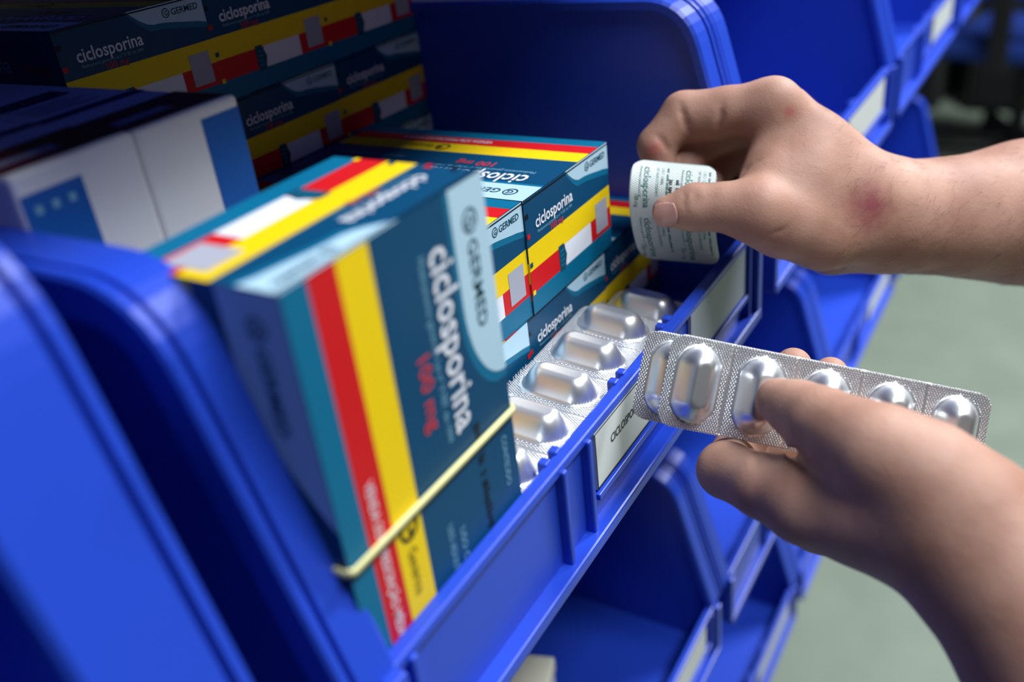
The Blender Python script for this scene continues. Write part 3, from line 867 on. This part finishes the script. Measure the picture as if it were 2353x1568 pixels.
person.location = (0, 0, 0)
skin_r = skin_material('skin_right_hand', [([230.7, -54.6, 29.8],11.5,lin(140,58,76),0.8),([234.8, -22.9, 62.6],3.4,lin(176,84,84),0.6),([217.4, 25.6, 49.9],5.5,lin(205,96,96),0.65)])
skin_l = skin_material('skin_left_hand', [])
right, RV = build_hand('right_hand', RIGHT_HAND, skin_r, person, ('thenar', 'web', 'meta1', 'meta2', 'meta3', 'meta4', 'fill', 'hypo'), ('armr', 'armu'), [[(217.95, -10.13, 43.04, 0.5), (219.09, -11.22, 45.12, 0.9), (220.04, -15.49, 48.5, 0.6), (222.53, -18.75, 50.59, 0.2)], [(228.24, 17.88, 66.4, 0.3), (226.57, 16.57, 63.7, 0.9), (225.78, 14.57, 58.91, 1.0), (226.81, 13.42, 55.21, 0.6)], [(230.74, 2.05, 66.0, 0.3), (229.28, 1.69, 62.41, 0.9), (229.03, 2.46, 57.71, 1.0), (229.94, 3.47, 54.64, 0.6)], [(220.18, 25.16, 55.72, 0.4), (219.95, 22.4, 53.86, 0.7), (220.62, 20.25, 49.77, 0.7)], [(200.0, -26.24, 27.91, 0.15), (202.39, -30.24, 28.59, 0.35), (204.32, -32.75, 30.63, 0.15)], [(197.64, 4.79, 42.88, 0.2), (195.23, 3.54, 41.52, 0.45), (193.4, 3.04, 39.22, 0.45), (192.5, 2.06, 36.61, 0.2)], [(197.74, 1.63, 43.47, 0.2), (195.42, 0.43, 41.75, 0.35), (193.5, -0.26, 38.83, 0.3)], [(198.09, -0.08, 43.5, 0.15), (195.5, -1.36, 41.38, 0.3), (194.14, -1.69, 39.41, 0.2)]])
right['label'] = 'upper hand pinching a printed blister piece, with a red mark at the wrist'
left, LV = build_hand('left_hand', LEFT_HAND, skin_l, person, ('thenar', 'web', 'meta1', 'meta2', 'meta3', 'meta4'), ('arm1', 'arm2'), [[(143.21, -46.24, -17.71, 0.4), (152.9, -47.37, -27.44, 1.3), (105.9, -63.25, 4.21, 2.0), (102.16, -66.9, 4.26, 1.4), (98.85, -71.22, 5.21, 0.5)], [(117.22, -48.38, -5.64, 0.3), (109.16, -51.75, -1.89, 0.6), (105.09, -52.53, -2.43, 0.3)]])
left['label'] = 'lower hand holding a silver blister strip between thumb and fingers'
nail(right, RV, [194.36, 10.84, 34.62], [-4.2, 9.1, -0.9], [-0.986, -0.048, 0.161], 8.6, 8.8)

def arm_hair(parent, V, me, n, keep, flow):
    rnd = random.Random(11)
    nor = np.zeros(len(me.vertices)*3); me.vertices.foreach_get('normal', nor); nor = nor.reshape(-1, 3)
    co = np.zeros(len(me.vertices)*3); me.vertices.foreach_get('co', co); co = co.reshape(-1, 3)/S
    ok = np.where(keep(co))[0]
    vs, fs = [], []; fl = Vector(flow).normalized()
    for _ in range(n):
        i = int(ok[rnd.randrange(len(ok))]); p = Vector(co[i]); nn = Vector(nor[i])
        t = (fl - nn*fl.dot(nn)).normalized(); side = nn.cross(t)
        t = (t + side*rnd.uniform(-.7, .7)).normalized(); side = nn.cross(t)
        L = rnd.uniform(3.5, 8); w = 0.034; lift = rnd.uniform(.12, .45); curl = rnd.uniform(-.25, .25)
        b = len(vs); k = 4
        for j in range(k):
            s_ = j/(k-1); q = p + t*L*s_ + nn*(L*lift*s_*(1-.55*s_)) + side*(curl*L*s_*s_)
            ww = w*(1-.75*s_)
            vs += [tuple(q+side*ww), tuple(q-side*ww*.5+nn*ww*.87), tuple(q-side*ww*.5-nn*ww*.87)]
        for j in range(k-1):
            for m in range(3): fs.append([b+3*j+m, b+3*j+(m+1) % 3, b+3*j+3+(m+1) % 3, b+3*j+3+m])
    o = mk('arm_hair', pydata('arm_hair', vs, fs, True), parent, [MAT['hair']]); o['kind'] = 'stuff'
ARM = np.array([(252.0, -49.5, 20.3), (308.7, -102.4, 2.2)])
adir = (ARM[1]-ARM[0])/np.linalg.norm(ARM[1]-ARM[0])
arm_hair(right, RV, right.data, 4200, lambda c: ((c-ARM[0]) @ adir > -22), tuple(-adir*0.6+np.array((-.35, .1, -.35))))
# ---------------------------------------------------------------- things in the neighbouring bins
t = empty('white_box', (150, 70, -248-33*K2+0.5))
mk('box_body', box_mesh('box_body', 0, 46, 0, 60, 0, 40, 2.0, mat=MAT['white_card']), t)
mk('box_lid', box_mesh('box_lid', -0.8, 46.8, -0.8, 60.8, 31, 41, 1.5, mat=MAT['cream']), t)
t.rotation_euler = (0, 0, math.radians(18))
tag(t, 'small white box with a cream lid in the dark bin under the carton bin', 'box')
def paper():
    vs, fs = [], []
    for i in range(9):
        for j in range(9):
            u, v = i/8, j/8
            vs.append((594+46*u+4*math.sin(v*3), 14+16*v+5*math.sin(u*3), 0-20+100*v-10*u*u))
    for i in range(8):
        for j in range(8): k = i*9+j; fs.append([k, k+9, k+10, k+1])
    o = mk('paper_sheet', pydata('paper_sheet', vs, fs, True), None, [MAT['white_card']])
    sm = o.modifiers.new('thickness', 'SOLIDIFY'); sm.thickness = 0.0006
    tag(o, 'crumpled white paper sheet standing in the far bin at the upper right', 'paper')
paper()

# ---------------------------------------------------------------- furniture across the room
def office_chair(x, y, rz):
    t = empty('office_chair', (x, y, -1000)); t.rotation_euler = (0, 0, math.radians(rz))
    mk('seat', box_mesh('seat', -230, 230, -230, 230, 370, 440, 30, 4, MAT['chair_blue']), t)
    mk('backrest', box_mesh('backrest', -210, 210, 210, 265, 560, 960, 25, 4, MAT['chair_blue']), t)
    mk('back_bar', box_mesh('back_bar', -30, 30, 262, 285, 360, 700, 5, 2, MAT['chair_black']), t)
    mk('column', prism('column', [(25*math.cos(a*math.pi/6), 25*math.sin(a*math.pi/6)) for a in range(12)], 80, 372, MAT['chair_black']), t).rotation_euler = (0, math.radians(-90), 0)
    for k in range(5):
        leg = mk('base_leg', box_mesh('base_leg', 0, 280, -22, 22, 62, 92, 6, 2, MAT['chair_black']), t); leg.rotation_euler = (0, 0, math.radians(72*k+20))
        wh = mk('castor', box_mesh('castor', 250, 300, -20, 20, 2, 60, 14, 3, MAT['chair_black']), leg)
    for sx in (-1, 1):
        mk('armrest', box_mesh('armrest', sx*265-30, sx*265+30, -120, 150, 600, 630, 12, 3, MAT['chair_black']), t)
        mk('armrest_post', box_mesh('armrest_post', sx*265-15, sx*265+15, -10, 30, 400, 602, 5, 2, MAT['chair_black']), t)
    tag(t, 'blurred office chair with blue seat and black frame at the upper right', 'chair')
office_chair(3350, 60, 75)
def cabinet(label, x, y, w, d, h, n):
    t = empty('dark_cabinet', (x, y, -1000))
    mk('cabinet_body', box_mesh('cabinet_body', 0, w, 0, d, 0, h, 4, 2, MAT['cabinet']), t)
    for k in range(n):
        z0 = 30+(h-50)*k/n; dr = mk('drawer', box_mesh('drawer', -18, 0, 20, d-20, z0, z0+(h-50)/n-14, 4, 2, MAT['chair_black']), t)
        mk('handle', box_mesh('handle', -34, -18, d/2-70, d/2+70, z0+60, z0+76, 4, 2, MAT['steel']), dr)
    tag(t, label, 'cabinet')
cabinet('tall dark drawer cabinet behind the blue chair, blurred at the right edge', 3900, -560, 500, 840, 1000, 4)
cabinet('dark drawer cabinet in the shade beyond the last bins, upper right background', 3900, 380, 600, 480, 700, 2)
